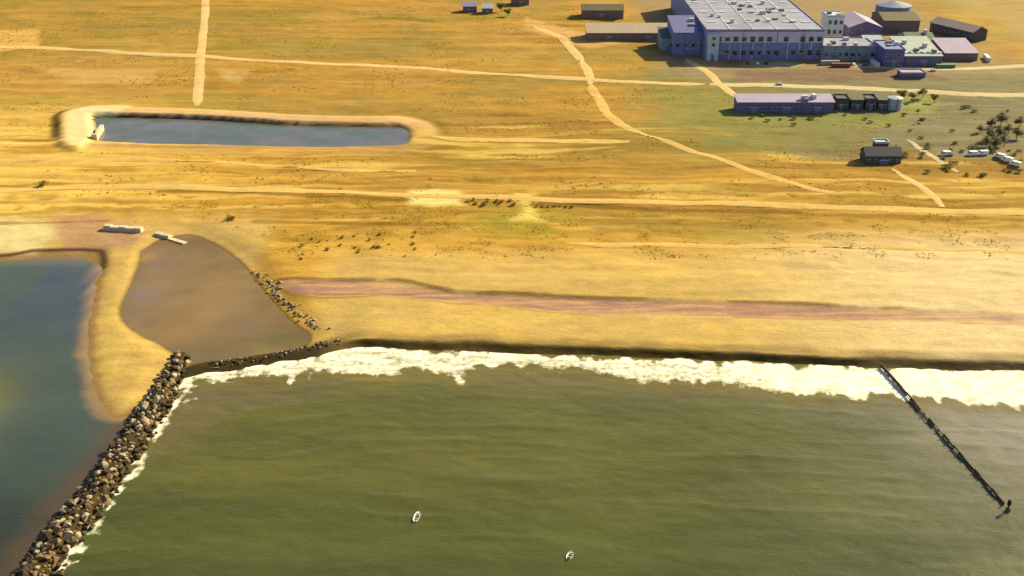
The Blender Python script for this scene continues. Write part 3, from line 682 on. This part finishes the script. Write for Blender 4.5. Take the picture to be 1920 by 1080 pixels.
# ------------------------------------------------------------------ buildings
def build(u0, u1, vb, hgt, depth, label, wall, roof, cat='building', name='industrial_building', kind='flat', rows=1, nwin=8, win=(1.6, 1.8), door=0, rot=None, units=0, wall2=None, ridge=2.5, skylights=0, bands=False, panels=0):
    x0, y0, z0 = at(u0, vb, 3.6); x1, y1, _ = at(u1, vb, 3.6)
    W = x1-x0; z = min(hz1(x0, y0), hz1(x1, y1), hz1((x0+x1)/2, y0+depth))-.15
    r = empty(name, (x0, y0, z), rot or 0.0, label, cat)
    D = depth; H = hgt
    rnd = random.Random(int(u0*7+vb))
    rw = MB()
    if kind == 'flat':
        MB().box(0, W, 0, D, 0, H).build('wall', wall, r)
        rf = MB().box(-.3, W+.3, -.3, D+.3, H+.003, H+.45).build('roof', roof, r)
        MB().box(-.35, W+.35, -.38, -.02, H+.46, H+1.1).box(-.35, W+.35, D+.02, D+.38, H+.46, H+1.1).box(-.38, -.02, 0, D, H+.46, H+1.08).box(W+.02, W+.38, 0, D, H+.46, H+1.08).build('parapet', roof, rf)
        rz_ = lambda yy: H+.45
    elif kind == 'gable':      # ridge along x
        MB().prism([(0, 0), (D, 0), (D, H), (D/2, H+ridge), (0, H)], 0, W).build('wall', wall, r)
        rf = MB().prism([(-.6, H-.15), (D/2, H+ridge+.12), (D+.6, H-.15), (D+.6, H+.2), (D/2, H+ridge+.47), (-.6, H+.2)], -.5, W+.5).build('roof', roof, r)
        rz_ = lambda yy: H+ridge*(1-abs(yy-D/2)/(D/2))+.45
    elif kind == 'gable_y':    # gable end towards the sea
        MB().prism_y([(0, 0), (W, 0), (W, H), (W/2, H+ridge), (0, H)], 0, D).build('wall', wall, r)
        rf = MB().prism_y([(-.6, H-.15), (W/2, H+ridge+.12), (W+.6, H-.15), (W+.6, H+.2), (W/2, H+ridge+.47), (-.6, H+.2)], -.5, D+.5).build('roof', roof, r)
        rz_ = lambda yy: H+.5
    elif kind == 'mono':       # roof falls towards the sea
        MB().prism([(0, 0), (D, 0), (D, H+ridge), (0, H)], 0, W).build('wall', wall, r)
        rf = MB().prism([(-.6, H+.02), (D+.6, H+ridge+.1), (D+.6, H+ridge+.45), (-.6, H+.37)], -.5, W+.5).build('roof', roof, r)
        rz_ = lambda yy: H+ridge*yy/D+.4
    # cladding bands and pilasters on the seaward face
    if panels:
        pw = W/panels
        for i in range(panels+1):
            MB().box(max(0.02, i*pw-.25), min(W-.02, i*pw+.25), -.22, -.003, 0.2, H-.05).build('pilaster', wall2 or wall, r)
    if bands:
        MB().box(.05, W-.05, -.14, -.002, H*.60, H*.97).build('cladding_band', wall2 or wall, r)
        MB().box(.05, W-.05, -.16, -.002, .3, H*.24).build('plinth', M_plinth, r)
    # windows
    ww, wh = win
    for k in range(rows):
        zc = H*(k+.55)/(rows+.15) if rows > 1 else H*.48
        for i in range(nwin):
            xc = W*(i+.5)/nwin
            if W/nwin < ww*1.15 or rnd.random() < .12: continue
            wh = win[1]*rnd.choice([1, 1, .8, 1.15])
            fr = MB().box(xc-ww/2-.12, xc+ww/2+.12, -.32, -.24 if panels or bands else -.004, zc-wh/2-.12, zc+wh/2+.12).build('window', M_frame, r)
            MB().box(xc-ww/2, xc+ww/2, -.35, -.321, zc-wh/2, zc+wh/2).build('pane', M_glass, fr)
    for i in range(door):
        xc = W*(i+.5)/door + rnd.uniform(-1, 1); dw = min(4.2, W*.25); dh = min(4.6, H*.6)
        d = MB().box(xc-dw/2, xc+dw/2, -.40, -.002, .15, dh).build('door', M_door, r)
        MB().box(xc-dw/2-.2, xc+dw/2+.2, -.43, -.401, dh-.35, dh).build('lintel', M_frame, d)
    for i in range(skylights):
        yy = D*(.14+.8*(i//6)/max(1, (skylights//6))); xx = W*((i % 6)+.5)/6
        sk = MB().box(xx-3.2, xx+3.2, yy-1.2, yy+1.2, rz_(yy)-.3, rz_(yy)+.55, .3).build('skylight', M_sky, rf)
    if W > 20 and H > 8:
        for i in range(3):
            MB().cyl(rnd.uniform(.05, .95)*W, -.5, .1, H+.3, .16, n=6).build('downpipe', M_unit2, r)
    if W > 60:
        for i in range(1, 12): MB().box(.2, W-.2, D*i/12-.3, D*i/12+.3, H+.44, H+.62).build('roof_seam', M_unit, rf)
        for i in range(1, 5): MB().box(W*i/5-.35, W*i/5+.35, .4, D-.4, H+.44, H+.75).build('roof_duct', M_unit, rf)
    for i in range(units):
        xx = rnd.uniform(.08, .88)*W; yy = rnd.uniform(.08, .85)*D; a, b, c = rnd.uniform(1.5, 4), rnd.uniform(1.5, 4), rnd.uniform(1, 2.6)
        MB().box(xx-a/2, xx+a/2, yy-b/2, yy+b/2, rz_(yy)-.4, rz_(yy)+c).build('roof_vent', rnd.choice([M_unit, M_unit2]), rf)
    return r

M_glass = mat('window_glass', (0.02, 0.025, 0.035), 0.08, 0.6, 0.1, 1); M_frame = mat('frame_pale', (.5, .5, .56), .6, .3, .1, 2)
M_door = mat('door_steel', (0.16, 0.17, 0.24), .6, .4, .15, 1.5); M_sky = mat('skylight_plastic', (.62, .66, .66), .35, .5, .1, 1)
M_unit = mat('vent_steel', (.52, .5, .54), .5, .4, .2, 1); M_unit2 = mat('vent_dark', (.2, .2, .17), .7, .3, .2, 1)
M_plinth = mat('plinth_violet', (0.22, 0.18, 0.40), .8, .2, .15, .6)
W_blue = mat('cladding_blue', (0.19, 0.23, 0.41), .7, .3, .30, .18); W_lilac = mat('cladding_lilac', (0.54, 0.52, 0.68), .7, .3, .25, .15)
W_teal = mat('cladding_teal', (0.22, 0.29, 0.34), .7, .3, .15, .3); W_violet = mat('wall_violet', (0.15, 0.125, 0.27), .8, .2, .15, .3)
W_cream = mat('wall_cream', (0.66, 0.62, 0.55), .8, .2, .1, .4); W_brown = mat('wall_brown', (0.20, 0.14, 0.12), .85, .2, .2, .4)
W_dark = mat('wall_dark', (0.09, 0.085, 0.08), .85, .2, .2, .4)
R_grey = mat('roof_greige', C(178, 172, 178), .85, .2, .30, .05, .02, 1); R_lilac = mat('roof_lilac', C(204, 182, 194), .8, .2, .12, .15)
R_pale = mat('roof_pale_green', C(206, 208, 182), .8, .25, .14, .3); R_white = mat('roof_white', C(226, 222, 214), .7, .3, .1, .4)
R_blue = mat('roof_blue', C(150, 152, 186), .7, .3, .12, .3); R_olive = mat('roof_olive', C(140, 128, 92), .85, .2, .18, .3); R_dark = mat('roof_slate', C(96, 92, 96), .7, .3, .2, .4)

build(1322, 1540, 112, 19, 175, 'huge flat roofed works hall with lilac blue front and roof lights', W_blue, R_grey, kind='flat', rows=2, nwin=14, win=(3.0, 3.0), door=3, units=34, wall2=W_lilac, bands=True, panels=10, skylights=24)
build(1262, 1320, 104, 15, 36, 'blue mono pitch wing on the left end of the huge works hall', mat('cladding_indigo', (.17, .20, .40), .7, .3, .14, .25), mat('roof_indigo', C(112, 112, 158), .7, .3, .12, .3), kind='mono', rows=1, nwin=4, win=(2.4, 2.4), door=1, ridge=4, units=2)
build(1240, 1262, 96, 9, 24, 'low teal lean-to beside the blue wing of the works hall', W_teal, R_dark, kind='mono', rows=1, nwin=2, door=1, ridge=2)
build(1325, 1346, 113.5, 17, 6, 'slim pale teal stair tower in front of the works hall', mat('cladding_pale_teal', (.46, .56, .60), .7, .3, .1, .4), R_white, kind='flat', rows=4, nwin=1, win=(2, 1.6), door=1)
build(1546, 1577, 86, 20, 16, 'cream tower block with dark windows at the right corner of works hall', W_cream, R_white, kind='flat', rows=3, nwin=3, win=(1.8, 2.6), units=2)
build(1542, 1640, 114, 9, 26, 'long teal workshop with flat roof in front of cream tower', W_teal, R_grey, kind='flat', rows=1, nwin=8, win=(2.2, 2.2), door=2, units=6)
build(1590, 1650, 78, 10, 34, 'lilac roofed gabled store behind the teal workshop', W_violet, R_lilac, kind='gable_y', rows=1, nwin=5, ridge=4)
build(1618, 1652, 100, 8, 14, 'small white roofed shed amid the crowded works yard', W_teal, R_white, kind='gable', rows=1, nwin=3, door=1)
build(1656, 1692, 126, 11, 26, 'violet fronted gatehouse block with pale blue roof', W_violet, R_blue, kind='flat', rows=2, nwin=5, win=(1.5, 1.6), door=1, units=3)
build(1694, 1764, 124, 6.5, 34, 'wide low shed with pale green roof and violet front', W_violet, R_pale, kind='mono', rows=1, nwin=8, win=(1.8, 1.4), door=1, ridge=5, units=4, skylights=6)
build(1655, 1722, 62, 9, 30, 'olive roofed shed at the back of the works yard', W_brown, R_olive, kind='gable', rows=1, nwin=6, ridge=3)
build(1700, 1752, 92, 6, 22, 'green roofed store beside the wide low shed', W_teal, mat('roof_moss', C(142, 150, 112), .85, .2, .2, .3), kind='gable', rows=1, nwin=5, ridge=3, units=2)
build(1770, 1832, 114, 5.0, 26, 'grey lilac roofed warehouse at the right end of the works yard', W_brown, R_lilac, kind='mono', rows=1, nwin=6, win=(1.6, 1.3), ridge=4)
build(1690, 1735, 146, 2.6, 9, 'tiny lilac roofed kiosk by the works entrance road', W_violet, R_lilac, kind='flat', rows=1, nwin=4, win=(1.2, 1))
# long diagonal pitched shed
dx = build(1742, 1842, 60, 7, 14, 'long pitched roof shed set aslant beyond the yard', W_dark, mat('roof_sand', C(222, 188, 160), .85, .2, .12, .3), kind='gable', rows=1, nwin=10, ridge=3.2, rot=math.radians(-62))
# sheds nearer the shore
build(1382, 1562, 211, 6.5, 11, 'long lilac roofed shed with violet front standing alone on grass', W_violet, R_lilac, kind='mono', rows=1, nwin=14, win=(1.8, 1.4), door=3, ridge=1.6, units=3, panels=9)
build(1100, 1258, 76, 5.5, 16, 'long low brown barn with pale roof beyond the tracks', W_brown, mat('roof_dusty', C(212, 184, 146), .85, .2, .14, .3), kind='mono', rows=1, nwin=12, win=(1.4, 1.2), door=2, ridge=3.5, name='barn')
build(1092, 1168, 34, 6.5, 16, 'shorter brown barn with gabled roof behind the long low barn', W_brown, R_olive, kind='gable', rows=1, nwin=6, win=(1.4, 1.2), door=1, ridge=3, name='barn')
build(1622, 1690, 308, 4.2, 9, 'dark house with slate roof at the end of the sandy path', W_dark, R_dark, kind='gable', rows=1, nwin=5, win=(1.2, 1.2), door=1, ridge=3.0, name='house', cat='house')
build(1640, 1664, 287, 5.0, 5, 'little white roofed outbuilding behind the dark slate roofed house', W_dark, R_white, kind='flat', rows=1, nwin=2, win=(1, 1), name='outbuilding')
for i, (u, w_, c1, lb) in enumerate([(1568, 22, R_dark, 'dark flat store nearest the long lilac shed'), (1594, 24, R_olive, 'olive roofed store second from the long lilac shed'), (1622, 20, R_dark, 'dark flat store between olive store and small brown store'), (1645, 18, R_olive, 'small brown store next to the white tank')]):
    build(u, u+w_, 206, 6.0, 9, lb, W_dark, c1, kind='flat' if i % 2 == 0 else 'mono', rows=1, nwin=2, win=(1.4, 1.6), door=1, ridge=1.5, name='storage_shed', cat='shed')
for i, (u, v, w_, h, c1, lb) in enumerate([(868, 24, 26, 5, R_lilac, 'lilac roofed cottage at the far edge of the flats'), (904, 26, 20, 4.5, R_white, 'white roofed cottage beside the lilac roofed cottage'), (958, 10, 34, 6, R_pale, 'pale green roofed farm shed near the far cottages')]):
    build(u, u+w_, v, h, 10, lb, W_brown, c1, kind='gable', rows=1, nwin=3, win=(1.3, 1.3), door=1, ridge=2.5, name='cottage', cat='cottage')
# tanks
def tank(u, v, rad, h, m, label):
    x, y, z = at(u, v); r = empty('storage_tank', (x, y, z-.1), 0, label, 'tank')
    MB().cyl(0, 0, 0, h, rad, rad, 28).build('shell', m, r, False); MB().cyl(0, 0, h+.003, h+rad*.22, rad*1.01, rad*.12, 28).build('roof_cone', m, r)
    MB().cyl(0, 0, h*.5, h*.5+.3, rad+.12, rad+.12, 28).build('stiffener_ring', M_unit, r)
    MB().box(-.3, .3, -rad-.5, -rad+.05, 0, h+.6).build('ladder', M_unit2, r)
tank(1672, 36, 13, 11, mat('tank_blue_grey', C(150, 156, 172), .6, .3, .1, .3), 'big blue grey storage tank behind the works yard')
tank(1676, 204, 4.2, 6.5, mat('tank_white', C(206, 206, 200), .6, .3, .1, .3), 'white round tank at the end of the shed row')
# concrete sluice beside the reservoir
x, y, z = at(178, 262); sl = empty('sluice_wall', (x, y, z-.8), math.radians(8), 'narrow white concrete sluice wall at the left end of the reservoir', 'sluice')
MB().box(-.9, .9, 0, 20, 0, 3.0).build('wall', m_conc, sl); MB().box(-1.3, 1.3, -.6, 1.6, 0, 3.8).build('gate_pier', m_conc, sl); MB().box(-.2, .2, 1.7, 2.2, 3.0, 5.0).build('gate_post', m_dark, sl)

# ------------------------------------------------------------------ vans
m_van = mat('van_white', (.80, .80, .78), .35, .5, .04, 2); m_tyre = mat('tyre_black', (.02, .02, .02), .9, .2, .1, 4); m_rim = mat('wheel_steel', (.45, .45, .47), .4, .5, .1, 4)
def make_van():
    r = empty('parked_van', (0, 0, 0))
    MB().prism([(-2.6, .45), (2.65, .45), (2.72, 1.1), (2.05, 1.35), (1.45, 2.25), (1.1, 2.4), (-2.5, 2.45), (-2.65, 2.2)], -.98, .98).build('body', m_van, r)
    MB().prism([(1.52, 2.15), (2.02, 1.42), (2.06, 1.45), (1.56, 2.18)], -.85, .85).build('windscreen', M_glass, r)
    for s in (-1, 1):
        MB().box(s*.985-.012, s*.985+.012, .7, 1.5, 1.4, 2.05).build('side_window', M_glass, r)
        MB().box(s*.6-.15, s*.6+.15, 2.66, 2.72, .8, 1.02).build('headlight', M_sky, r)
        for yy in (-1.65, 1.75):
            w = MB().cylx(s*.86-.12, s*.86+.16, yy, .36, .36, 14).build('wheel', m_tyre, r); MB().cylx(s*.86-.14, s*.86+.18, yy, .36, .2, 10).build('rim', m_rim, w)
    return r
van = make_van()
for i, (u, v, a, lb) in enumerate([(1772, 292, 92, 'white van parked alone beside the branching scrub paths'), (1822, 292, 88, 'white van parked between lone van and the row of three'), (1842, 291, 91, 'white van parked close behind the next white van'),
                                   (1874, 296, 40, 'white van first in the slanting row below the tree clump'), (1888, 303, 42, 'white van in the middle of the slanting row of three'), (1903, 311, 40, 'white van last in the slanting row nearest the coast track')]):
    o = van if i == 0 else copy_tree(van); x, y, z = at(u, v); o.location = (x, y, z+.02); o.rotation_euler = (0, 0, math.radians(a)); tag(o, lb, 'van', 'white vans parked in the scrub')

# ------------------------------------------------------------------ cars and containers in the works yard
def make_car(m):
    r = empty('parked_car', (0, 0, 0))
    MB().prism([(-2.1, .3), (2.1, .3), (2.15, .75), (1.3, .92), (.6, 1.42), (-1.1, 1.45), (-1.9, .98), (-2.12, .9)], -.86, .86).build('body', m, r)
    MB().prism([(1.24, .96), (.62, 1.38), (.66, 1.41), (1.3, .98)], -.74, .74).build('windscreen', M_glass, r)
    for s_ in (-1, 1):
        MB().box(s_*.865-.01, s_*.865+.01, -1.2, .7, .98, 1.32).build('side_window', M_glass, r)
        for yy in (-1.3, 1.35): MB().cylx(s_*.78-.1, s_*.78+.12, yy, .31, .31, 12).build('wheel', m_tyre, r)
    return r
for i, (u, v, a, cn, cc, where) in enumerate([(1402, 120, 3, 'red', (.35, .04, .03), 'on pale grass before the works hall'), (1420, 121, -4, 'white', (.7, .7, .68), 'between red and dark cars before the works hall'), (1436, 120, 5, 'dark', (.04, .04, .05), 'before the works hall'),
        (1470, 122, 90, 'silver', (.45, .46, .48), 'sideways before the works hall'), (1600, 122, 2, 'white', (.72, .72, .7), 'before the teal workshop'), (1622, 124, 88, 'blue', (.05, .1, .3), 'sideways before the teal workshop'), (1748, 134, 90, 'white', (.72, .72, .7), 'on the road past the wide low shed'),
        (1460, 160, 90, 'silver', (.5, .5, .52), 'driving the works road above the long lilac shed')]):
    r = make_car(mat('car_'+cn, cc, .35, .5, .05, 2)); x, y, z = at(u, v); r.location = (x, y, z+.03); r.rotation_euler = (0, 0, math.radians(a))
    tag(r, 'small %s car parked %s' % (cn, where) if 'driving' not in where else 'small silver car on the works road above the long lilac shed', 'car', 'cars about the works')
for i, (u, v, a, cn, cc, where) in enumerate([(1556, 121, 4, 'grey', (.3, .3, .34), 'at the corner of the teal workshop'), (1576, 126, 0, 'rust red', (.25, .09, .05), 'on the yard before the teal workshop'), (1640, 122, 92, 'pale', (.6, .58, .54), 'end-on beside the violet gatehouse'), (1772, 128, 2, 'green', (.12, .2, .14), 'by the road before the lilac warehouse'), (1850, 112, 80, 'pale', (.6, .58, .5), 'end-on beyond the lilac warehouse')]):
    x, y, z = at(u, v); r = empty('shipping_container', (x, y, z), math.radians(a), '%s steel container %s' % (cn, where), 'container', 'containers in the works yard'); mm = mat('container_'+cn.replace(' ', '_'), cc, .6, .3, .25, .8)
    MB().box(-6, 6, -1.2, 1.2, .12, 2.6).build('body', mm, r); MB().box(6.003, 6.06, -1.1, 1.1, .2, 2.5).build('door', mm, r)
    for k in range(14): MB().box(-5.7+k*.86, -5.4+k*.86, -1.26, -1.203, .25, 2.5).build('rib', mm, r)

# ------------------------------------------------------------------ shrubs and trees
def foliage(name, seed, rx, ry, rz_, n, leaf, m, zc):
    r = np.random.default_rng(seed); V = []; F = []
    K = 7; cen = r.normal(0, .45, (K, 3)); cen /= np.maximum(1, np.linalg.norm(cen, axis=1))[:, None]
    for i in range(n):
        c = cen[r.integers(K)]; p = c + r.normal(0, .26, 3)
        p = np.array([p[0]*rx, p[1]*ry, max(-zc*.95, p[2]*rz_)+zc])
        a = r.normal(0, 1, 3); a /= np.linalg.norm(a); b = np.cross(a, r.normal(0, 1, 3)); b /= np.linalg.norm(b); s = leaf*r.uniform(.6, 1.4)
        k = len(V); V += [tuple(p-a*s), tuple(p+b*s*.7), tuple(p+a*s), tuple(p-b*s*.7)]; F.append((k, k+1, k+2, k+3))
    me = bpy.data.meshes.new(name); me.from_pydata(V, [], F); me.materials.append(m); return me
m_leaf = [mat('leaf_olive', (.26, .20, .045), .8, .2, .35, .8, translucent=.4), mat('leaf_green', (.15, .16, .04), .8, .2, .35, .8, translucent=.4), mat('leaf_grey', (.19, .18, .10), .8, .2, .3, .8, translucent=.4)]
m_bark = mat('bark', (.12, .08, .05), .9, .1, .3, 3)
stem_me = MB().cyl(0, 0, -.3, .9, .14, .08, 6).cyl(.15, .1, -.2, .7, .09, .05, 6).mesh('stem', m_bark)
SHRUB = [foliage('foliage', 40+i, 1.7, 1.6, .9, 170, .26, m_leaf[i % 3], .95) for i in range(6)]
trunk_me = MB().cyl(0, 0, -.4, 3.2, .3, .18, 8).add([(0.1, 0, 2.2), (.25, .1, 2.3), (1.3, .7, 4.4), (1.2, .75, 4.45), (0, .1, 2.3)], [(0, 1, 2, 3), (0, 3, 4), (1, 4, 3, 2)]).mesh('trunk', m_bark)
CROWN = [foliage('crown', 60+i, 3.3, 3.1, 2.3, 900, .34, m_leaf[i % 3], 4.4) for i in range(3)]
def shrub(u, v, s, k, label, group):
    x, y, z = at(u, v); r = empty('shrub', (x, y, z-.05), random.uniform(0, 6), label, 'shrub', group); r.scale = (s, s, s*.9)
    link('foliage', SHRUB[k], None, r); link('stem', stem_me, None, r)
def tree(u, v, s, k, label, group):
    x, y, z = at(u, v); r = empty('tree', (x, y, z), random.uniform(0, 6), label, 'tree', group); r.scale = (s, s, s)
    link('crown', CROWN[k], None, r); link('trunk', trunk_me, None, r)
rs = random.Random(12)
for i in range(22): shrub(rs.uniform(560, 780), rs.gauss(455, 15), rs.uniform(.35, .75), rs.choice([0, 3]), 'low olive shrub in the dune scrub behind the beach', 'shrubs in the dune scrub')
for i in range(9): shrub(872+i*11.5+rs.uniform(-5, 5), 381+rs.uniform(-5, 4), rs.uniform(.6, .95), rs.choice([0, 3]), 'olive shrub in the hedge line below the coast track', 'hedge shrubs by the coast track')
for i in range(7): shrub(1006+i*11, 388+rs.uniform(-2, 2), rs.uniform(.5, .8), rs.choice([0, 3]), 'olive shrub in the hedge right of the bare sand patch', 'hedge shrubs right of the bare patch')
for i in range(44): shrub(rs.uniform(1690, 1915), rs.uniform(196, 335), rs.uniform(.6, 1.3), rs.choice([1, 2, 4, 5]), 'grey green shrub in scrub between works road and coast track', 'scrub shrubs by the works')
for i in range(12): shrub(rs.uniform(1390, 1680), rs.uniform(216, 238), rs.uniform(.6, 1.2), rs.choice([1, 4]), 'green shrub on the grass before the long lilac shed', 'shrubs before the lilac shed')
shrub(82, 348, 1.6, 3, 'lone dark shrub beside the coast track on the pale flats', None)
shrub(432, 412, 1.3, 0, 'lone reddish olive shrub on the flats behind the lagoon', None)
for i, (u, v, s, k) in enumerate([(1690, 186, .8, 1), (1708, 190, .7, 1), (1730, 184, .8, 1), (1752, 192, .7, 1)]): tree(u, v, s, k, 'bushy green tree beside the white tank by the works road', 'trees by the white tank')
for i, (u, v, s, k) in enumerate([(1850, 262, .9, 2), (1890, 252, .8, 2), (1858, 240, .8, 2), (1905, 262, .9, 2), (1876, 236, 1.0, 2), (1912, 238, .8, 2), (1838, 250, .6, 2), (1848, 276, .8, 2), (1866, 280, .9, 2), (1882, 274, .9, 2), (1870, 262, 1.0, 2), (1852, 286, .6, 2)]): tree(u, v, s, k, 'grey green tree in the dense clump beside the parked white vans', 'trees clumped beside the vans')
for i, (u, v, s, k) in enumerate([(1705, 78, .9, 1), (1728, 84, .8, 1), (1648, 110, .7, 1)]): tree(u, v, s, k, 'green tree squeezed between the works yard roofs', 'trees in the works yard')
for i, (u, v, s, k) in enumerate([(940, 22, 1.0, 1), (952, 30, .8, 1)]): tree(u, v, s, k, 'bushy green tree beside the far cottages', 'trees by the far cottages')

# marsh grass: tussocks nobody could count
def tussocks(name, n, xr, yr, keep, m, smin, smax, label):
    r = np.random.default_rng(len(name)*31+n); X = r.uniform(*xr, n); Y = r.uniform(*yr, n)
    k = keep(X, Y); X = X[k]; Y = Y[k]; Z = hz(X, Y); S = r.uniform(smin, smax, len(X)); N = len(X)
    base = []
    for j in range(3):
        a = r.uniform(0, math.pi, N); w = S*.8; dx_ = np.cos(a)*w; dy_ = np.sin(a)*w; ox, oy = r.normal(0, .3, (2, N))*S; h = S*r.uniform(.25, .5, N)
        tx, ty = r.normal(0, .25, (2, N))*S
        base.append(np.stack([np.stack([X+ox-dx_, Y+oy-dy_, Z-.05], -1), np.stack([X+ox+dx_, Y+oy+dy_, Z-.05], -1), np.stack([X+ox+tx+dx_*.5, Y+oy+ty+dy_*.5, Z+h], -1), np.stack([X+ox+tx-dx_*.5, Y+oy+ty-dy_*.5, Z+h*.9], -1)], 1))
    co = np.concatenate(base).reshape(-1, 3).astype(np.float32); q = np.arange(len(co), dtype=np.int32)
    me = bpy.data.meshes.new(name); me.vertices.add(len(co)); me.vertices.foreach_set('co', co.ravel()); me.loops.add(len(q)); me.loops.foreach_set('vertex_index', q)
    nf_ = len(q)//4; me.polygons.add(nf_); me.polygons.foreach_set('loop_start', np.arange(0, len(q), 4, dtype=np.int32)); me.polygons.foreach_set('loop_total', np.full(nf_, 4, np.int32)); me.update(calc_edges=True)
    return tag(link(name, me, m), label, 'grass', kind='stuff')
def keep_dune(X, Y): return (fbm(X/9, Y/6, 131, 4) > .56) & (sdist(X, Y, RUNNEL) < -2) & (sdist(X, Y, LAGOON) < -14)
tussocks('dune_grass', 8000, (-160, 200), (398, 470), keep_dune, mat('grass_dune', C(226, 172, 64), .9, .1, .25, .3, translucent=.5), .25, .6, 'golden dune grass tufts behind the beach')
def keep_marsh(X, Y): return (fbm(X/26, Y/18, 171, 4) > .57) & (sdist(X, Y, BASIN) < -18) & ~((X > 85) & (Y > 640))
tussocks('marsh_grass', 26000, (-400, 330), (470, 900), keep_marsh, mat('grass_marsh', C(206, 158, 62), .9, .1, .25, .2, translucent=.5), .3, .8, 'dry golden marsh grass across the flats behind the coast track')
